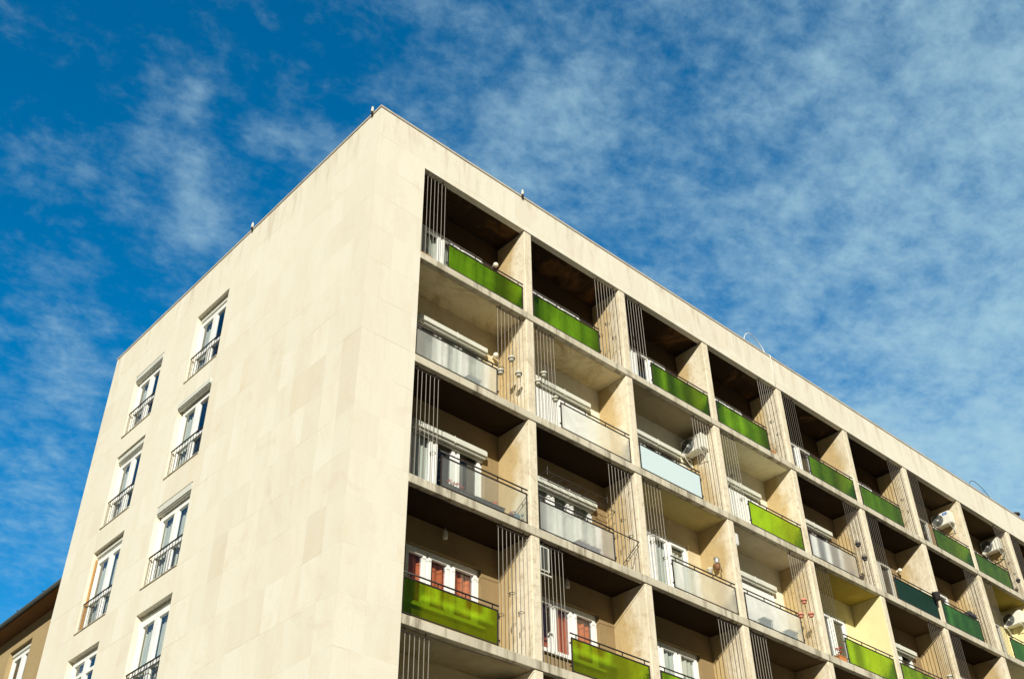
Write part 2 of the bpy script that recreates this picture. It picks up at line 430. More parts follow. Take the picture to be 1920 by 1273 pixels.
# ------------------------------------------------------------------ ground
g = MB(); g.box(-900, 900, -900, 900, -1.0, -.16); structure('ground', g, M['verge'])
g = MB(); g.box(-900, 900, -16, -7, -.155, -.15); structure('road', g, M['asphalt'])
g = MB(); g.box(-900, 900, -6.8, -.0, -.155, 0); g.box(-900, -.0, 0, 60, -.155, -.002); structure('pavement', g, M['paving'])
g = MB(); g.box(-900, 900, -7.0, -6.8, -.155, .004); structure('kerb', g, M['kerb'])

# ------------------------------------------------------------------ the apartment block
BLD = empty('apartment_building')
tag(BLD, 'cream stone apartment block with rows of recessed balconies and green glass panels', 'building')

# end wall with its french windows
WIN = {  # (column, row): y near corner, y far, top and sill below the roof
    ('a',1):(6.537,8.21,1.578,3.824), ('a',2):(6.54,8.24,4.469,6.717), ('a',3):(6.541,8.26,7.485,9.641), ('a',4):(6.507,8.184,10.293,12.5),
    ('b',1):(10.02,11.70,1.723,3.838), ('b',2):(10.03,11.67,4.49,6.715), ('b',3):(9.99,11.70,7.383,9.639), ('b',4):(10.0,11.70,10.304,12.5),
    ('a',5):(6.54,8.22,13.2,15.4), ('b',5):(10.0,11.70,13.2,15.4)}
holes = [(w[0], w[1], TOP-w[3], TOP-w[2]) for w in WIN.values()]
mb = MB(); mb.wall('y', 0.0, L, 0.0, TOP-.004, holes, 0.0, .36); part('end_wall', mb, M['stone'], BLD)
mb = MB(); mb.wall('x', .362, X0, 0.0, FASC, [], 0.0, D+.25); part('corner_wall', mb, M['stone'], BLD)
mb = MB(); mb.wall('x', .362, XR, FASC, TOP-.004, [], 0.0, .17); part('fascia', mb, M['stone'], BLD)
mb = MB(); mb.wall('x', X0+NB*W, XR, 0, FASC-.002, [], 0.002, D+.25); mb.box(.37, XR, L-.3, L-.01, 0, TOP-.3); mb.box(XR-.3, XR-.01, D+.26, L-.31, 0, TOP-.3)
part('rear_wall', mb, M['stone'], BLD)
mb = MB(); mb.box(.365, XR-.01, .175, L-.31, TOP-1.11, TOP-.25); part('roof', mb, M['roof'], BLD)
mb = MB()
mb.box(-.025, .3, -.025, L, TOP, TOP+.022); mb.box(.302, XR, -.025, .3, TOP, TOP+.022)
for i in range(22): mb.box(-.028, .2, .9+i*.6, .95+i*.6, TOP+.0225, TOP+.026)
for i in range(24): mb.box(.6+i*2, .66+i*2, -.028, .2, TOP+.0225, TOP+.027)
mb.box(-.022, -.012, -.022, L, TOP-.03, TOP-.001); mb.box(-.011, XR, -.022, -.012, TOP-.03, TOP-.001)
part('coping', mb, M['coping'], BLD)
# lightning conductor along the coping with its holders
for (x, y) in ((-.05, .306), (-.05, 5.73), (4.58, -.05)):
    mb = MB(); mb.lathe((x, y, TOP+.02), [(0,0),(.036,.0),(.036,.09),(.024,.12),(.024,.17),(0,.17)], 10); part('conductor_holder', mb, M['globe'], BLD)
    mb = MB(); mb.rbox(x-.025, x+.025, y-.025, y+.025, TOP-.07, TOP+.018, .008); part('holder_clip', mb, M['metal'], BLD)

# floor slabs through the whole depth, partitions, inner walls
for r in range(1, ROWS+2):
    z = fl(r)
    mb = MB(); mb.box(X0+.002, X0+NB*W-.003, -.004, D, z-ST, z); mb.box(.365, XR-.31, D+.002, L-.32, z-ST, z-.002)
    part('floor_slab', mb, M['slab'], BLD, bevel=.012)
zb = fl(ROWS+1) - ST
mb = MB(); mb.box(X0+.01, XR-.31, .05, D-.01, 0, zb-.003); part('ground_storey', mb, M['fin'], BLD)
for k in range(1, NB):
    x1 = xl(k) + OPEN + .002
    mb = MB()
    for r in range(0, ROWS+1):
        z0 = fl(r+1) + .001; z1 = (fl(r) - ST - .001) if r else TOP-1.165
        mb.box(x1, x1+FW-.004, .022, D+.25, z0, z1)
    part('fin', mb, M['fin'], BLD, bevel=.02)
mb = MB()
for r in range(1, ROWS+1):
    z0 = fl(r)+.002; z1 = z0 + CEIL - .006
    mb.box(.37, XR-.32, D+3.0, D+3.1, z0, z1)
    for y in (5.2, 9.2, 12.7): mb.box(.37, 3.0, y, y+.1, z0, z1)
    mb.box(3.002, 3.1, D+3.11, L-.32, z0, z1)
    for k in range(1, NB): mb.box(xl(k)+OPEN+.05, xl(k)+OPEN+.15, D+.27, D+2.99, z0, z1)
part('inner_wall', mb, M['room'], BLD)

# ---- french windows in the end wall
def curtain_mb(x0, x1, z0, z1, y, amp=.03, waves=9, seed=0):
    rng = random.Random(seed); mb = MB(); n = int((x1-x0)*36)+4
    ph = rng.random()*6
    def P(i, z):
        u = i/n; return (x0+(x1-x0)*u, y+amp*(math.sin(u*waves*2*PI*(x1-x0)+ph)+.5*math.sin(u*waves*5.1+ph*2)), z)
    for i in range(n): mb.quad(P(i,z0), P(i+1,z0), P(i+1,z1), P(i,z1))
    return mb
def turn(mb, y0):
    """a window drawn along x (u from 0) into the end wall (along -y from y0, facing -x)"""
    mb.v = [(v[1], y0 - v[0], v[2]) for v in mb.v]; return mb
BOX = {('a',1):(.20,.12), ('a',2):(.20,-.035), ('a',3):(.23,.0), ('b',1):(.21,.0), ('b',2):(.2,.05), ('b',3):(.16,.1), ('a',4):(.12,.14), ('b',4):(0,0), ('a',5):(.2,.1), ('b',5):(.2,.1)}
for (c, r), w in WIN.items():
    Wd = w[1]-w[0]-.004; z0 = TOP-w[3]+.002; z1 = TOP-w[2]-.002; y0 = w[1]-.002
    bh, bd = BOX[(c, r)]
    zt = z1 - bh
    fr = MB(); s1, s2 = .17, .25; fd = .15
    fr.box(0, .07, fd, fd+.09, z0, zt); fr.box(Wd-.07, Wd, fd, fd+.09, z0, zt)
    fr.box(.071, Wd-.071, fd, fd+.09, z0, z0+.07); fr.box(.071, Wd-.071, fd, fd+.09, zt-.07, zt)
    half = Wd/2
    panes = []
    for (a, b) in ((.073, half-.003), (half+.003, Wd-.073)):
        sw = .10; zz0, zz1 = z0+.072, zt-.072
        fr.box(a, a+sw, fd-.02, fd+.055, zz0, zz1); fr.box(b-sw, b, fd-.02, fd+.055, zz0, zz1)
        fr.box(a+sw+.001, b-sw-.001, fd-.02, fd+.055, zz0, zz0+.13); fr.box(a+sw+.001, b-sw-.001, fd-.02, fd+.055, zz1-sw, zz1)
        zm = z0+.78 if (c, r) != ('b',4) else zt-.55
        fr.box(a+sw+.001, b-sw-.001, fd-.018, fd+.053, zm, zm+.09)
        panes.append((a+sw, b-sw, zz0+.13, zz1-sw))
    wo = part('french_window', turn(fr, y0), M['white'], BLD, fix=True)
    pm = MB()
    for (a, b, q, t) in panes: pm.quad((a, fd+.015, q), (b, fd+.015, q), (b, fd+.015, t), (a, fd+.015, t))
    part('pane', turn(pm, y0), M['pane'], wo, fix=True)
    cm = curtain_mb(.12, Wd*{('a',3):.9, ('a',4):.9, ('b',3):.93, ('b',2):.5}.get((c, r), .5), z0+.05, zt-.08, fd+.13, .015, 7, hash((c == 'a', r)) % 97)
    part('curtain', turn(cm, y0), M['net_cloth'], wo)
    if bh:
        sb = MB(); sb.rbox(.003, Wd-.003, bd, bd+.2, zt+.002, z1, .03); sb.box(.02, Wd-.02, bd+.06, bd+.1, zt-.02, zt+.001)
        part('shutter_box', turn(sb, y0), M['shutter'], wo, fix=True)
    # sill and railing
    sl = MB(); sl.box(-.0, Wd, -.025, fd-.03, z0-.002, z0+.02); part('sill', turn(sl, y0), M['slab'], wo, fix=True)
    ra = MB(); rt = z0+.82; yo = .05
    if (c, r) != ('b',4):
        ra.box(.03, Wd-.031, yo-.014, yo+.014, rt-.012, rt+.014); ra.box(.002, Wd-.002, yo-.008, yo+.008, z0+.08, z0+.1)
        n = 12
        for i in range(n+1):
            u = .04 + (Wd-.05)*i/n
            ra.box(u-.0045, u+.0045, yo-.0045, yo+.0045, z0+.022, rt-.013)
        if r == 4: ra.box(.045, Wd-.02, yo-.006, yo+.006, rt-.135, rt-.12)
        for i in range(n):
            u = .04 + (Wd-.05)*(i+.5)/n
            if r == 4 and i % 2 == 0: ra.ring((u, yo, rt-.066), .045, .005, 'y')
        for u in (.0, Wd-.03): ra.box(u+.001, u+.029, yo-.008, yo+.008, rt-.011, rt+.011)
        part('railing', turn(ra, y0), M['metal'], wo, fix=True)
    if (c, r) == ('b',3):
        om = MB(); om.box(.003, .045, .09, .13, z0+.03, zt-.02); part('reveal_board', turn(om, y0), M['orange'], wo, fix=True, label='orange wooden strip beside the window')

# ---- the loggias
CACHE = {}
def cached(key, fn, mats):
    if key not in CACHE: CACHE[key] = fn().mesh(key[0], mats)
    return CACHE[key]
def sub(name, key, fn, mats, parent, loc=(0,0,0)):
    return link(name, cached((name,)+key, fn, mats), parent, loc)

SEGS = ((.79, .90, 1.33, 1.49), (1.49, None, 1.93, 2.13), (2.13, None, 2.63, 2.79))
def back_wall(sill):
    h = (.79, 2.79, .03 if sill == 0 else sill, 2.12)
    return MB().wall('x', -.005, OPEN+.002, .0, CEIL-.012, [h], D, D+.22)
def window_frame(sill):
    mb = MB(); z0 = .032 if sill == 0 else sill+.002; z1 = 2.118; f = D+(.10 if sill else .03)
    mb.box(.792, 2.788, f, f+.1, z1-.07, z1)
    mb.box(.792, 2.788, f-.0, f+.1, z0, z0+.06)
    if sill: mb.box(.74, 2.84, D-.07, D-.002, z0-.03, z0+.012)
    zz0, zz1 = z0+.061, z1-.071
    for a, b in ((.792, .855), (1.375, 1.435), (2.0, 2.06), (2.725, 2.788)): mb.box(a, b, f, f+.1, zz0, zz1)
    for a, b in ((.857, 1.373), (1.437, 1.998), (2.062, 2.723)):
        sw = .075
        mb.box(a, a+sw, f-.025, f+.05, zz0, zz1); mb.box(b-sw, b, f-.025, f+.05, zz0, zz1)
        mb.box(a+sw+.001, b-sw-.001, f-.025, f+.05, zz0, zz0+sw); mb.box(a+sw+.001, b-sw-.001, f-.025, f+.05, zz1-sw, zz1)
    if sill == 0:
        mb.box(.934, 1.297, f-.01, f+.04, zz0+.076, zz0+.55)
        mb.box(1.437, 2.723, f+.006, f+.03, zz0+.0, zz0+.1)
    return mb
def panes(sill):
    mb = MB(); z0 = .09 if sill == 0 else sill+.06
    y = D+(.13 if sill else .06)
    for a, b in ((.93, 1.30), (1.51, 1.925), (2.135, 2.65)): mb.quad((a, y, z0), (b, y, z0), (b, y, 2.05), (a, y, 2.05))
    return mb
def shutter_box():
    mb = MB(); mb.rbox(.70, 2.84, D-.17, D-.003, 1.85, 2.07, .05); mb.box(.80, 2.78, D-.03, D-.004, 1.80, 1.849)
    mb.box(1.85, 1.865, D-.174, D-.16, 1.87, 2.05); return mb
def closed_shutter():
    mb = MB()
    for i in range(36): z = .05 + i*.05; mb.box(.86, 2.72, D-.028, D-.018 + (i%2)*.001, z, z+.047)
    mb.box(.80, .859, D-.035, D-.004, .04, 1.845); mb.box(2.721, 2.78, D-.035, D-.004, .04, 1.845); return mb
def rods(side):
    mb = MB()
    rj = [0, .004, -.006, .003, -.003, .007, -.002, .004]
    xs = [.06 + i*.11 for i in range(7)] if side == 'L' else [2.41 + i*.113 for i in range(8)]
    for i, x in enumerate(xs): mb.tube([(x, .055, .0), (x+rj[i], .072, 1.3), (x+.002, .09, 2.61)], .0068, 5)
    return mb
def rod_bar(side):
    a, b = (.03, .76) if side == 'L' else (2.37, 3.24)
    mb = MB(); mb.box(a, b, .08, .10, 2.61, 2.63)
    for x in (a+.12, b-.12): mb.box(x-.012, x+.012, .082, .098, 2.631, CEIL-.001)
    return mb
def px(side): return (.82, 3.18) if side == 'L' else (.02, 2.34)
def panel(side):
    a, b = px(side); m = MB(); m.quad((a+.018, .028, .05), (b-.018, .028, .05), (b-.018, .028, .715), (a+.018, .028, .715)); return m
def handrail(side):
    a, b = px(side); mb = MB()
    mb.box(a, b, .015, .041, .716, .742); mb.box(a, b, .018, .038, .03, .049)
    mb.box(a-.005, a+.017, .014, .042, .0, .745); mb.box(b-.017, b+.005, .014, .042, .0, .745)
    mb.tube([(a-.03, .03, .83), (b+.02, .03, .83)], .017, 8)
    n = 4
    for i in range(n):
        x = a + (b-a)*(.06 + .88*i/(n-1)); mb.box(x-.009, x+.009, .022, .038, .743, .82)
    e = a if side == 'L' else b
    s = -1 if side == 'L' else 1
    for z in (.12, .6): mb.box(e+s*.004, e+s*.05, .02, .04, z, z+.03)
    return mb
def pot_ring():
    return MB().ring((0, 0, 0), .06, .006).box(-.066, -.054, -.008, .008, -.1, .004)
RINGS = {'rings': ((2.75,1.23),(2.99,.89),(2.45,.69)), 'ringsl': ((.2, 1.0), (.62, .72), (.33, 1.35))}
def net():
    mb = MB()
    mb.tube([(.01, .0, CEIL-.05), (1.2, -.004, CEIL-.11), (2.4, .0, CEIL-.06), (3.26, .0, CEIL-.04)], .006, 5)
    return mb
def globe():
    mb = MB(); c = (3.09, D-.13, 2.0)
    prof = [(0.07*math.sin(PI*i/9), -.07*math.cos(PI*i/9)) for i in range(10)]
    mb.lathe(c, prof, 16); mb.box(c[0]-.02, c[0]+.02, c[1]+.066, D-.003, c[2]-.03, c[2]+.03); return mb

# row, bay -> rods' side is a checkerboard; panel, ceiling, wall, sill, extras
CFG = {
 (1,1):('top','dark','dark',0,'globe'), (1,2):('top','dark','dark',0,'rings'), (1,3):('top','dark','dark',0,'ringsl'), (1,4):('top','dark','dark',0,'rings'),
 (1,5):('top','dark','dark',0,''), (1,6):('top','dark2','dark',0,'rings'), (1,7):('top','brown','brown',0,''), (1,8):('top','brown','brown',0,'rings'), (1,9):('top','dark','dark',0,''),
 (2,1):('frost','cream','cream',0,'box globe'), (2,2):('frost','cream','white',0,'box shut'), (2,3):('blue','olive','white',0,'box'), (2,4):('green','white','white',0,'box ringsl shut'),
 (2,5):('frost','dark2','brown',0,'box'), (2,6):('teal','dark2','brown',0,'globe'), (2,7):('dgreen','dark2','tan',0,''), (2,8):('dgreen','yellow','yellow',0,'side'), (2,9):('green','brown','brown',0,''),
 (3,1):('clear','dark2','tan',0,'box ringsl door'), (3,2):('frost','dark2','tan',0,'box rings brace'), (3,3):('frost','green','cream',0,'ringsl'), (3,4):('frost','grey','white',0,'box shut'),
 (3,5):('green','yellow','yellow',0,'side'), (3,6):('green','brown','brown',0,'box'), (3,7):('green','dark2','brown',0,''), (3,8):('green','grey','white',0,''),
 (4,1):('green','dark2','tan',.82,'red rope rings lamp'), (4,2):('green','dark2','tan',.82,'red rope lamp'), (4,3):('green','dark2','tan',.82,'netc'), (4,4):('green','brown','brown',0,''), (4,5):('green','brown','brown',0,''),
 (5,1):('green','olive','cream',0,'rope'), (5,2):('green','brown','tan',0,''),
}
PL = {'top':'lime green glass balcony panel', 'green':'lime green glass balcony panel', 'dgreen':'dark green glass balcony panel', 'teal':'dark teal balcony panel', 'frost':'frosted glass balcony panel', 'blue':'pale blue balcony panel', 'clear':'clear glass balcony panel'}
BAL = {}
for r in range(1, ROWS+1):
    for k in range(1, NB+1):
        big = (r, k) in CFG
        rng = random.Random(r*100+k)
        pn, ce, wa, sill, ex = CFG.get((r, k), (rng.choice(['green','green','frost']), rng.choice(['dark2','brown','grey']), rng.choice(['tan','brown','cream']), 0, rng.choice(['box',''])))
        if k > 10 and r > 3 or (r == 6 and k > 6): continue
        ex = ex.split()
        side = 'L' if (r+k) % 2 == 0 else 'R'
        B = link('balcony', cached(('balcony', wa, sill), lambda: back_wall(sill), [C_WALL[wa]]), BLD, (xl(k), 0, fl(r)))
        BAL[(r, k)] = B
        top = CEIL if r > 1 else CEIL + .03
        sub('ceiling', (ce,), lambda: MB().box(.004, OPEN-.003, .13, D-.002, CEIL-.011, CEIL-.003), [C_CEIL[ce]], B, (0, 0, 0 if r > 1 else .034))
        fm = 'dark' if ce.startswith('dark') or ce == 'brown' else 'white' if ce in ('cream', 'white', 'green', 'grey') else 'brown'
        sub('bounce_floor', (fm,), lambda: MB().box(.004, OPEN-.003, .06, D-.004, .0012, .0022), [C_WALL[fm]], B)  # unseen floor sheet added
        wf = (r, k) in ((1,7),(1,9),(2,6),(3,7),(1,8),(2,8))
        sub('window_frame', (sill, wf), lambda: window_frame(sill), [M['frame2' if wf else 'white']], B)
        sub('pane', (sill,), lambda: panes(sill), [M['pane']], B)
        sub('rods', (side, k > 4), lambda: rods(side), [M['rod' if k < 5 else 'rodd']], B)
        sub('rod_bar', (side,), lambda: rod_bar(side), [M['metal']], B)
        p = sub('glass_panel', (side, pn), lambda: panel(side), [M['g_'+pn]], B); p['label'] = PL[pn]
        light = (r, k) in ((4,1),(4,2))
        sub('handrail', (side, light), lambda: handrail(side), [M['metal']], B)
        if 'box' in ex: sub('shutter_box', (), shutter_box, [M['shutter']], B)
        if 'shut' in ex: sub('closed_shutter', (), closed_shutter, [M['white']], B)
        if 'globe' in ex: sub('globe_lamp', (), globe, [M['globe']], B)
        for q in ('rings', 'ringsl'):
            if q in ex:
                for (u, v) in RINGS[q]: sub('pot_ring', (), pot_ring, [M['metal']], B, (u, .06, v))
        if 'side' in ex: sub('side_wall', (wa,), lambda: MB().box(OPEN-.006, OPEN+.0005, .03, D-.004, .003, CEIL-.014), [C_WALL[wa]], B)
        if 'rope' in ex: sub('net_rope', (), net, [M['metal']], B)
        if 'lamp' in ex: sub('ceiling_lamp', (), lambda: MB().lathe((1.72, .95, CEIL-.28), [(0,0),(.05,0),(.055,.04),(.05,.17),(.02,.19),(.008,.27),(0,.27)], 12), [M['globe']], B)
        if 'red' in ex: sub('curtain', ('red', k), lambda: curtain_mb(.86, 2.70, sill+.06, 1.98, D+.225, .02, 5.5, k), [M['red_cloth']], B)
        elif 'door' in ex: sub('curtain', ('door',), lambda: curtain_mb(.9, 1.36, .1, 2.0, D+.15, .01, 8, 4), [M['net_cloth']], B)
        elif 'netc' in ex or (k < 5 and rng.random() < .5): sub('curtain', ('n', sill, k % 3), lambda: curtain_mb(.9, 2.72, .3+sill*.7, 2.0, D+.17, .02, 6, k % 3), [M['net_cloth']], B)
        if 'brace' in ex:
            sub('rail_brace', (), lambda: MB().tube([(2.3, .02, .80), (3.2, .02, .80)], .013, 6).tube([(3.2, .02, .8), (2.6, .02, .06)], .01, 6), [M['metal']], B)

# ------------------------------------------------------------------ air conditioners on the fins
def ac_unit(r, k, label, badge=False, low=0.0, yoff=0.0):
    x = xl(k) + OPEN; z = fl(r) + 1.93 + low
    t = empty('air_conditioner', (x-.17, .65+yoff, z)); tag(t, label, 'air conditioner', 'air conditioners on the balcony side walls')
    y0, y1 = -.39, .36
    b = MB(); b.rbox(-.155, .13, y0, y1, .05, .53, .02); b.box(-.158, -.15, y0+.06, y0+.075, .1, .48); part('body', b, M['ac'], t)
    f = MB(); c = (-.156, .1, .29)
    f.lathe(c, [(0,-.012),(.2,-.012),(.215,-.004),(.215,0)], 24, 'x')
    part('fan_opening', f, M['acdark'], t)
    gr = MB()
    for q in (.05, .09, .13, .17, .205):
        gr.tube([(c[0]-.022, c[1]+q*math.cos(2*PI*i/20), c[2]+q*math.sin(2*PI*i/20)) for i in range(21)], .0035, 4, 0, False)
    gr.lathe((c[0]-.02, c[1], c[2]), [(0,-.012),(.04,-.01),(.045,0)], 14, 'x')
    for i in range(4):
        a = PI/4 + i*PI/2; gr.tube([(c[0]-.022, c[1]+.04*math.cos(a), c[2]+.04*math.sin(a)), (c[0]-.02, c[1]+.21*math.cos(a), c[2]+.21*math.sin(a))], .004, 4)
    part('fan_grille', gr, M['alu'], t)
    br = MB()
    for y in (y0+.1, y1-.1):
        br.box(-.17, .164, y-.018, y+.018, .012, .048); br.box(.13, .166, y-.018, y+.018, -.24, .011)
        br.tube([(-.13, y, .01), (.14, y, -.2)], .012, 5)
    part('bracket', br, M['shutter'], t)
    if r == 1: pp = MB(); pp.tube([(.08, y0+.02, .03), (.11, y0+.04, -.1), (.148, y0+.1, -.22), (.15, y0+.3, -.3), (.15, .5, -.3)], .013, 6); part('pipe', pp, M['cabled'] if k != 7 else M['globe'], t)
    if badge:
        bd = MB(); bd.box(-.162, -.1555, y0+.1, y0+.27, .40, .49); part('badge', bd, M['blue'], t)
        s = MB(); s.lathe((-.166, y0+.185, .445), [(0,-.001),(.012,-.001),(.03,0)], 16, 'x')
        s = MB(); s.ring((0,0,0), .024, .004, 'z'); s.v = [(-.164 + v[2]*.3, y0+.185 + v[0]*1.6, .445 + v[1]) for v in s.v]; part('badge_mark', s, M['ac'], t)
    return t
ac_unit(1, 7, 'sunlit white air conditioner with blue badge and black fan on the top floor', True, -.16)
ac_unit(1, 8, 'white air conditioner behind rods in the top floor balcony furthest right')
ac_unit(2, 3, 'large white air conditioner above the pale blue balcony panel')
ac_unit(2, 8, 'white air conditioner on the bright yellow wall at the right edge')
ac_unit(5, 1, 'grey white air conditioner under the lowest corner balcony ceiling', low=.0)

# ------------------------------------------------------------------ pots, planters and other things on the balconies
def at(r, k, x, y, z): return (xl(k)+x, y, fl(r)+z)
def hang_pot(r, k, x, z, label, m, plant=0, group='pots hung on the balcony rods', y=.0, wide=1.0):
    t = empty('hanging_pot', at(r, k, x, y, z)); tag(t, label, 'plant pot', group)
    p = MB(); p.lathe((0,0,0), [(0,0),(.05*wide,0),(.058*wide,.012),(.062*wide,.07),(.075*wide,.075),(.078*wide,.12),(.07*wide,.12),(.065*wide,.09),(0,.09)], 16); part('pot', p, m, t)
    h = MB(); h.ring((0,0,.068), .079*wide, .006); h.tube([(0,.08*wide,.07),(0,.05,.13),(0,.055,.14)], .006, 4); part('hook', h, M['metal'], t)
    if plant:
        l = MB(); l.leaves((0,0,.15), .09, plant, .028, random.Random(int(x*100)+r)); part('plant', l, M['leaf'], t)
    return t
hang_pot(2,1,2.42,.62,'cream pot with a green plant at the end of the frosted panel by the corner',M['pot'],120)
hang_pot(2,1,2.76,1.15,'empty cream pot hung highest on the rods right of the globe lamp',M['pot'])
hang_pot(2,1,2.98,.82,'empty cream pot hung on the rods right of and below the highest cream pot',M['pot'])
hang_pot(2,2,.27,1.2,'upper white pot on the rods left of the frosted balcony beside the fin',M['pot'])
hang_pot(2,2,.08,.88,'white pot tight against the fin, lower than its white neighbour',M['pot'])
hang_pot(2,2,.63,.66,'grey pot with sprouts low on the rods beside the black panel end',M['pot'],40)
hang_pot(3,4,2.63,1.2,'pink pot hung highest of the pink pots on the rods',M['pink'],0)
hang_pot(3,4,2.35,.72,'pink pot at the end of the frosted panel handrail',M['pink'],0)
hang_pot(3,4,2.85,.88,'pink pot nearest the fin, level between two others',M['pink'],0)
hang_pot(2,5,2.59,1.14,'dark pot hung upper on the rods beside a frosted panel',M['darkpot'],30)
hang_pot(2,5,2.81,.76,'dark pot hung lower on the rods beside a frosted panel',M['darkpot'],30)
hang_pot(1,8,2.95,.5,'dark pot low on the rods of the top floor below an air conditioner',M['darkpot'],30)
hang_pot(3,6,2.75,.92,'pale pot on the rods in the third floor from the top near the right bottom',M['pot'],0)

def planter(r, k, x0, x1, y, label, m, flowers, leaf=60, h=.17, fm='petal', group=None):
    t = empty('planter_box', at(r, k, (x0+x1)/2, y, .003)); tag(t, label, 'planter', group)
    w = (x1-x0)/2
    b = MB(); b.rbox(-w, w, -.09, .09, 0, h-.02, .012); b.rbox(-w-.012, w+.012, -.1, .1, h-.019, h+.012, .006)
    for i in range(7):
        q = -w + 2*w*(i+.5)/7; b.box(q-.012, q+.012, -.096, -.089, .01, h-.022)
    part('trough', b, m, t)
    l = MB(); rng = random.Random(int(x0*77)+r)
    for i in range(leaf): l.leaves((rng.uniform(-w*.9, w*.9), rng.uniform(-.05,.05), h+.03), .05, 2, .03, rng)
    part('plant', l, M['leaf'], t)
    if flowers:
        fl_ = MB()
        for (u, z) in flowers: fl_.leaves((u, rng.uniform(-.04,.02), h+z), .055, 45, .024, rng)
        part('flowers', fl_, M[fm], t)
planter(3,1,.99,1.75,.16,'charcoal planter box with a big cluster of red flowers behind clear glass',M['darkpot'],[(-.25,.13),(-.13,.12),(-.02,.14),(.10,.11)])
planter(3,1,1.80,2.58,.16,'charcoal planter box with one small red flower behind clear glass',M['darkpot'],[(.18,.07)],30)
planter(3,2,1.25,1.95,.2,'purple planter with orange blooms behind frosted glass on the middle row',m_plain('violet_planter',(.12,.10,.16),.6),[(-.2,.08),(-.08,.1),(.05,.07)],60,.2,'orange')
planter(1,1,.10,.44,.22,'small orange flower box behind rods on the top corner balcony',M['terra'],[],30,.15)
planter(3,5,.40,.72,.12,'small planter with pink red flowers at the foot of the rods',M['terra'],[(-.08,.2),(.05,.16),(.1,.28)],60,.14)
planter(1,4,2.44,2.62,.12,'tiny pot of dry plants at the end of a green panel on the top row',M['terra'],[(0,.06)],40,.08,'orange')
# watering things right of the planters
t = empty('watering_can', at(3,1,3.0,.2,.003)); tag(t, 'dark watering can and its spout standing right of the planters', 'watering can')
b = MB(); b.lathe((0,0,0), [(0,0),(.1,0),(.105,.02),(.1,.2),(.06,.24),(.05,.24),(.0,.22)], 18); part('can', b, M['crate'], t)
b = MB(); b.tube([(.08,0,.06),(.15,0,.16),(.2,0,.27)], .016, 8); b.lathe((.2,0,.27), [(.016,0),(.04,.03),(0,.035)], 10); part('spout', b, M['crate'], t)
b = MB(); b.tube([(-.1,0,.05),(-.17,0,.12),(-.16,0,.22),(-.05,0,.3),(.05,0,.24)], .012, 6); part('handle', b, M['crate'], t)
t = empty('flower_pot', at(3,1,2.86,.22,.003)); tag(t, 'small dark pot with red flowers between planter and watering can', 'plant pot')
b = MB(); b.lathe((0,0,0), [(0,0),(.06,0),(.08,.11),(.088,.115),(.088,.135),(.07,.135),(0,.12)], 16); part('pot', b, M['darkpot'], t)
b = MB(); b.leaves((0,0,.17), .08, 70, .03, random.Random(5)); part('plant', b, M['leaf'], t)
b = MB(); b.leaves((.02,-.03,.2), .08, 60, .025, random.Random(6)); part('flowers', b, M['petal'], t)
def crate(r, k, x, y, w, h, label, m):
    t = empty('storage_crate', at(r, k, x, y, .003)); tag(t, label, 'crate')
    b = MB(); b.rbox(-w/2, w/2, -.14, .14, 0, h, .02); b.rbox(-w/2-.015, w/2+.015, -.155, .155, h+.001, h+.035, .01)
    for q in (-.25, 0, .25): b.box(w*q-.01, w*q+.01, -.146, -.138, .03, h-.02)
    part('box', b, m, t)
crate(3,4,1.10,.36,.34,.36,'blue grey storage crate left behind the frosted balcony glass',M['crate'])
crate(3,4,2.14,.36,.36,.32,'blue grey storage crate right behind the frosted balcony glass, by the pink pots',M['crate'])
crate(2,1,1.85,.40,.36,.34,'dark crate showing through frosted glass beside the corner',M['crate'])
# lantern on the fin of the third row
t = empty('wall_lantern', at(3,3,OPEN-.002,.47,1.38)); tag(t, 'steel lantern with curled bracket on the sunny fin above frosted glass', 'lantern')
b = MB(); b.lathe((-.09,0,.18), [(0,0),(.075,0),(.08,.02),(.08,.14),(.06,.17),(0,.18)], 16); part('shade', b, M['steel'], t)
b = MB(); b.lathe((-.09,0,.0), [(0,0),(.05,.02),(.07,.16),(0,.17)], 14); part('holder', b, m_plain('dull_copper', (.20,.09,.04), .6), t)
b = MB(); b.tube([(0,-.03,.2),(-.05,-.06,.1),(-.02,-.08,-.02),(-.08,-.06,-.1),(-.02,-.04,-.16),(0,-.02,-.1)], .008, 5); part('bracket', b, M['metal'], t)
t = empty('rail_pot', at(3,3,2.30,.06,.85)); tag(t, 'white pot standing on the handrail under the steel lantern', 'plant pot')
b = MB(); b.lathe((0,0,0), [(0,0),(.05,0),(.065,.12),(.072,.125),(.072,.14),(0,.135)], 14); part('pot', b, M['globe'], t)
# bucket on the teal balcony, bottle and tools beyond
t = empty('bucket', at(2,6,3.05,-.10,.60)); tag(t, 'black bucket hung at the end of the dark teal panel', 'bucket')
b = MB(); b.lathe((0,0,0), [(0,0),(.09,0),(.12,.22),(.13,.225),(.13,.24),(.11,.24),(.08,.02),(0,.02)], 16); part('pail', b, M['darkpot'], t)
b = MB(); b.tube([(-.12,0,.22),(-.08,.06,.29),(0,.12,.27),(.08,.06,.29),(.12,0,.22)], .006, 5); part('handle', b, M['metal'], t)
t = empty('parasol', at(2,7,1.35,.75,.003)); tag(t, 'closed white parasol leaning inside the dark green panelled balcony', 'parasol')
b = MB(); b.lathe((0,0,0), [(0,.0),(.14,.0),(.14,.05),(.02,.06),(.02,.7),(.09,.72),(.07,1.2),(.03,1.75),(.012,1.78),(.012,1.84),(0,1.84)], 14); part('canopy', b, M['white'], t)
t = empty('window_box', at(2,7,2.05,.12,.80)); tag(t, 'dark window box hooked on the rail of the dark green panel', 'planter')
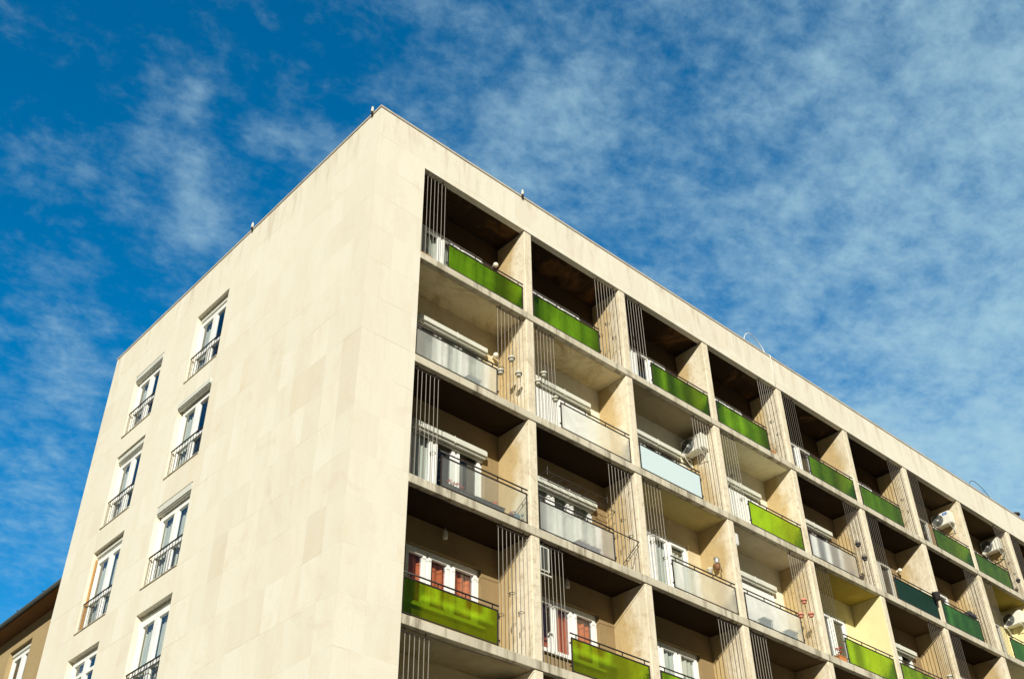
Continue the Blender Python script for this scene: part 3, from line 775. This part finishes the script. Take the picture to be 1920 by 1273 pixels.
b = MB(); b.rbox(-.22, .22, -.1, .1, 0, .15, .015); b.box(-.2,-.18,-.16,-.1,.0,.03); part('trough', b, M['darkpot'], t)
b = MB(); b.leaves((0,0,.18), .16, 90, .035, random.Random(9), 0, .4); part('plant', b, M['leaf'], t)
# clothes airer under the ceiling of the middle row
t = empty('drying_rack', at(3,2,1.97,.70,2.02)); tag(t, 'thin metal drying rack hung before the shutter box', 'drying rack')
b = MB()
for y in (-.12, .12): b.box(-1.15, 1.15, y-.006, y+.006, .0, .012)
for i in range(9): u = -1.14+2.28*i/8; b.box(u-.005, u+.005, -.113, .113, .0015, .0105)
part('frame', b, M['metal'], t)
b = MB()
for i in range(4):
    a, c = -1.1+.55*i, -1.1+.55*(i+1)
    b.tube([(a, -.12, .0), (c, -.12, -.24)], .006, 4); b.tube([(c, -.12, .0), (a, -.12, -.24)], .006, 4)
b.box(-1.12, 1.12, -.126, -.114, -.26, -.248)
for u in (-1.0, 1.0): b.tube([(u, 0, .012), (u, 0, CEIL-2.02-.012)], .004, 4)
part('braces', b, M['metal'], t)
# framed board behind the rods of the red-curtain balcony
t = empty('framed_board', at(4,2,.2,.10,2.03)); tag(t, 'dark framed board hung high behind the rods beside red curtains', 'board')
b = MB(); b.box(-.13,-.105,-.012,.012,0,.56); b.box(.105,.13,-.012,.012,0,.56); b.box(-.104,.104,-.012,.012,0,.025); b.box(-.104,.104,-.012,.012,.535,.56); b.box(-.16,.2,-.02,.03,-.09,-.065); part('frame', b, M['shutter'], t)
b = MB(); b.box(-.104,.104,-.004,.006,.026,.534); part('board', b, m_plain('dark_board',(.05,.055,.045),.6), t)
t = empty('vent_box', at(3,4,.10,.20,2.10)); tag(t, 'small white louvred box on the fin high in the frosted balcony', 'vent')
b = MB(); b.rbox(-.09,.09,-.12,.12,0,.34,.015)
for i in range(7): b.box(-.094,.094,-.126,-.119,.04+i*.04,.055+i*.04)
part('casing', b, M['white'], t)

# ------------------------------------------------------------------ on the roof
def hoop(x0, x1, zt, m, label, cable):
    mb = MB(); c = (x0+x1)/2; w = (x1-x0)/2; pts = []
    for i in range(25):
        a = PI - PI*i/24
        pts.append((c + w*math.cos(a)*(1 if a > PI/2 else 1.0), .09 + .04*math.sin(a*2), TOP+.03 + (zt-.0)*math.sin(a)**.75))
    if cable: pts += [(x1+.02, .0, TOP+.05), (x1+.03, -.04, TOP+.0), (x1+.04, -.03, TOP-.3), (x1+.06, -.018, TOP-1.1)]
    t = empty('cable_loop', (x0, .09, TOP+.03)); tag(t, label, 'cable loop', None)
    mb.v = []; mb.tube([(p[0]-x0, p[1]-.09, p[2]-TOP-.03) for p in pts], .014 if cable else .011, 7); part('cable', mb, m, t)
    b = MB(); b.rbox(-.05, .05, -.05, .05, .006, .06, .01); b.rbox(x1-x0-.05, x1-x0+.05, -.05, .05, .006, .06, .01); part('foot', b, m, t)
hoop(14.03, 15.12, .52, M['cablew'], 'white cable loop arching over the roof edge', True)
hoop(27.45, 29.1, .46, M['cabled'], 'dark cable loop arching over the roof edge further right', False)
t = empty('roof_vent', (31.2, .16, TOP+.036)); tag(t, 'small dark vent cowl on the roof edge at the far right', 'vent')
b = MB(); b.lathe((0,0,0), [(.09,0),(.09,.2),(.16,.21),(.15,.27),(.05,.33),(0,.33)], 14); part('cowl', b, M['metal'], t)
b = MB(); b.rbox(-.16,.16,-.1,.1,0,.06,.01); part('base', b, M['gutter'], t)

# ------------------------------------------------------------------ lower house behind the far end
NX, NZ = 1.0, TOP-6.95
HS = empty('tan_house', (NX, L+.05, 0)); tag(HS, 'tan rendered house with brown eaves and dark gutter behind the apartment block', 'house')
mb = MB(); hw = (17.72-L-.05, 19.36-L-.05, TOP-9.9, TOP-7.485)
hw2 = (22.5-L-.05, 24.1-L-.05, TOP-9.9, TOP-7.485); hw0 = (hw[0], hw[1], TOP-12.9, TOP-10.6)
mb.wall('y', 0, 22, 0, NZ, [hw, hw2, hw0], 0, .35)
mb.box(.36, 9, 0, .3, 0, NZ); mb.box(.36, 9, 21.7, 22, 0, NZ); mb.box(8.7, 9, .31, 21.69, 0, NZ)
part('wall', mb, M['tanwall'], HS)
mb = MB(); mb.box(2.5, 2.6, .31, 21.69, 0, NZ-.05); part('inner_wall', mb, M['room'], HS)
mb = MB(); mb.box(-.50, 9.4, -.02, 22.4, NZ+.003, NZ+.05); part('soffit', mb, M['soffit'], HS)
mb = MB(); mb.tube([(-.53, -.02, NZ+.11), (-.53, 22.4, NZ+.11)], .075, 12); mb.box(-.5, -.44, -.02, 22.4, NZ+.052, NZ+.16)
for i in range(12): mb.box(-.615, -.45, .6+i*1.8, .63+i*1.8, NZ+.17, NZ+.19)
part('gutter', mb, M['gutter'], HS)
mb = MB()
a = [(-.44, -.02, NZ+.06), (-.44, 22.4, NZ+.06), (4.5, 22.4, NZ+1.1), (4.5, -.02, NZ+1.1), (9.4, -.02, NZ+.06), (9.4, 22.4, NZ+.06)]
mb.quad(a[0], a[3], a[2], a[1]); mb.quad(a[3], a[4], a[5], a[2]); mb.v += [a[0], a[4], a[3], a[1], a[5], a[2]]; n = len(mb.v)
mb.f += [(n-6, n-5, n-4), (n-3, n-1, n-2)]; mb.m += [0, 0]; mb.sm += [False, False]
part('roof', mb, M['terra'], HS)
for h in (hw, hw2, hw0):
    f = MB(); y0, y1, z0, z1 = h[0]+.002, h[1]-.002, h[2]+.002, h[3]-.002
    def vb(a0, a1, c0, c1, d0=.14, d1=.22): f.box(d0, d1, a0, a1, c0, c1)
    zt = z1-.16
    vb(y0, y0+.16, z0, zt); vb(y1-.16, y1, z0, zt); m_ = (y0+y1)/2; vb(m_-.12, m_+.12, z0, zt)
    vb(y0+.161, m_-.121, z0, z0+.12); vb(m_+.121, y1-.161, z0, z0+.12); vb(y0+.161, m_-.121, zt-.12, zt); vb(m_+.121, y1-.161, zt-.12, zt)
    wo = part('window', f, M['white'], HS)
    p = MB(); [p.quad((.18,b_,z0+.12),(.18,a_,z0+.12),(.18,a_,zt-.12),(.18,b_,zt-.12)) for a_,b_ in ((y0+.161,m_-.121),(m_+.121,y1-.161))]; part('pane', p, M['pane'], wo)
    s = MB(); s.rbox(.10, .28, y0, y1, zt+.002, z1, .02); part('shutter_box', s, M['shutter'], wo)

# ------------------------------------------------------------------ light and sky
SUN = Vector((-.97, -1.0, .655)).normalized()
el = math.asin(SUN.z); rot = math.atan2(SUN.x, SUN.y)
ld = bpy.data.lights.new('sun', 'SUN'); ld.energy = 5.0; ld.angle = math.radians(.53); ld.color = (1.0, .966, .875)
lo = bpy.data.objects.new('sun', ld); COL.objects.link(lo); lo.rotation_euler = (-SUN).to_track_quat('-Z', 'Y').to_euler(); lo.location = (-20, -20, 40)

w = bpy.data.worlds.new('World'); SC.world = w; w.use_nodes = True
nt = w.node_tree; N = nt.nodes.new; Lk = nt.links.new
bg = nt.nodes['Background']
sky = N('ShaderNodeTexSky'); sky.sky_type = 'NISHITA'; sky.sun_disc = False; sky.sun_elevation = el; sky.sun_rotation = rot
sky.air_density = 1.0; sky.dust_density = .3; sky.ozone_density = 3.0
hs = N('ShaderNodeHueSaturation'); val(hs, 'Saturation', 1.42); val(hs, 'Hue', .492); val(hs, 'Value', 1.0); Lk(sky.outputs[0], hs.inputs['Color'])
dirv = N('ShaderNodeTexCoord').outputs['Generated']
sp = N('ShaderNodeSeparateXYZ'); Lk(dirv, sp.inputs[0])
zz = math_(N, Lk, 'ADD', math_(N, Lk, 'MAXIMUM', sp.outputs[2], 0.0), .12)
cb = N('ShaderNodeCombineXYZ'); Lk(math_(N, Lk, 'DIVIDE', sp.outputs[0], zz), cb.inputs[0]); Lk(math_(N, Lk, 'DIVIDE', sp.outputs[1], zz), cb.inputs[1])
def cloud(scale, rotz, st, detail, rough, dist, off):
    mp = N('ShaderNodeMapping'); mp.inputs['Rotation'].default_value = (0, 0, rotz); mp.inputs['Scale'].default_value = st; mp.inputs['Location'].default_value = off
    Lk(cb.outputs[0], mp.inputs[0])
    n = N('ShaderNodeTexNoise'); val(n, 'Scale', scale); val(n, 'Detail', detail); val(n, 'Roughness', rough); val(n, 'Distortion', dist); Lk(mp.outputs[0], n.inputs['Vector'])
    return n.outputs['Fac']
big = cloud(2.4, .5, (1.0, 1.1, 1), 3, .5, .2, (3.1, 1.7, 0))
mid = cloud(11.0, .6, (1.0, 1.2, 1), 9, .6, .15, (7.1, 2.7, 0))
fine = cloud(34, .3, (1, 1.15, 1), 7, .65, .15, (1.2, 5.3, 0))
tex = math_(N, Lk, 'ADD', math_(N, Lk, 'MULTIPLY', big, .28), math_(N, Lk, 'ADD', math_(N, Lk, 'MULTIPLY', mid, .42), math_(N, Lk, 'MULTIPLY', fine, .30)))
def lobe(d, tight, amp):
    v = N('ShaderNodeVectorMath'); v.operation = 'DOT_PRODUCT'; Lk(dirv, v.inputs[0]); v.inputs[1].default_value = Vector(d).normalized()
    e = math_(N, Lk, 'POWER', 2.718, math_(N, Lk, 'MULTIPLY', math_(N, Lk, 'SUBTRACT', v.outputs['Value'], 1.0), tight))
    return math_(N, Lk, 'MULTIPLY', e, amp)
LOBES = ((.256,.678,.690),5000,.09), ((.240,.668,.705),6000,.10), ((.285,.625,.73),3000,.10), ((.226,.640,.735),6000,.12), ((.222,.625,.748),7000,.10), ((.275,.690,.67),3500,.09), ((.33,.60,.73),3500,.05), ((.47,.49,.73),500,.08), ((.85,.27,.46),60,.09), ((.24,.80,.55),600,.08), ((.25,.86,.44),500,.08), ((.215,.80,.56),900,.06)
cov = math_(N, Lk, 'MULTIPLY', math_(N, Lk, 'SUBTRACT', sp.outputs[0], .40), .52)
cov = math_(N, Lk, 'MAXIMUM', math_(N, Lk, 'MINIMUM', cov, .15), -.05)
for d, t, a in LOBES:
    cov = math_(N, Lk, 'ADD', cov, lobe(d, t, a))
dens = math_(N, Lk, 'ADD', tex, cov)
mr = N('ShaderNodeMapRange'); mr.interpolation_type = 'SMOOTHSTEP'; val(mr, 'From Min', .42); val(mr, 'From Max', .86); val(mr, 'To Max', .80); Lk(dens, mr.inputs['Value'])
col = mix(N, Lk, mr.outputs[0], hs.outputs['Color'], (2.7, 4.1, 4.7))
# sky dimmed on the sun side, boosted opposite, to cut fill in the recesses
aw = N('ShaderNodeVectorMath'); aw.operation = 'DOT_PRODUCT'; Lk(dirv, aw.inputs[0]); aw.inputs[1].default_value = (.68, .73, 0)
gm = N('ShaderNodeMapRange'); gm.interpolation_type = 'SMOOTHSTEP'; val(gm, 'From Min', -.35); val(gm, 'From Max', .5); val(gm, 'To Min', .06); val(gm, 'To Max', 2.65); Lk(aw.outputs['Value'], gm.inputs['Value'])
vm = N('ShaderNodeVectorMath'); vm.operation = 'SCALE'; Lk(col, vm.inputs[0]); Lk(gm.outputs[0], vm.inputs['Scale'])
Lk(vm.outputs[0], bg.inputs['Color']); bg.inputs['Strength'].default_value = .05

# ------------------------------------------------------------------ camera
cd = bpy.data.cameras.new('camera'); cd.sensor_width = 36; cd.sensor_fit = 'HORIZONTAL'; cd.lens = 36*2089.06/1920; cd.clip_start = .1; cd.clip_end = 3000
co = bpy.data.objects.new('camera', cd); COL.objects.link(co); SC.camera = co
yaw, pit, rol = .7457, .6584, -.0134
fwd = Vector((math.sin(yaw)*math.cos(pit), math.cos(yaw)*math.cos(pit), math.sin(pit)))
rt = Vector((math.cos(yaw), -math.sin(yaw), 0)); up = rt.cross(fwd)
R_ = rt*math.cos(rol) + up*math.sin(rol); U_ = -rt*math.sin(rol) + up*math.cos(rol)
mtx = Matrix((R_, U_, -fwd)).transposed().to_4x4(); mtx.translation = Vector((-9.8092, -15.1436, TOP-20.9094)); co.matrix_world = mtx

SC.render.engine = 'CYCLES'
SC.cycles.use_denoising = True
SC.cycles.max_bounces = 10; SC.cycles.transparent_max_bounces = 12
vs = SC.view_settings; vs.view_transform = 'Standard'; vs.look = 'None'; vs.exposure = .33; vs.gamma = 1
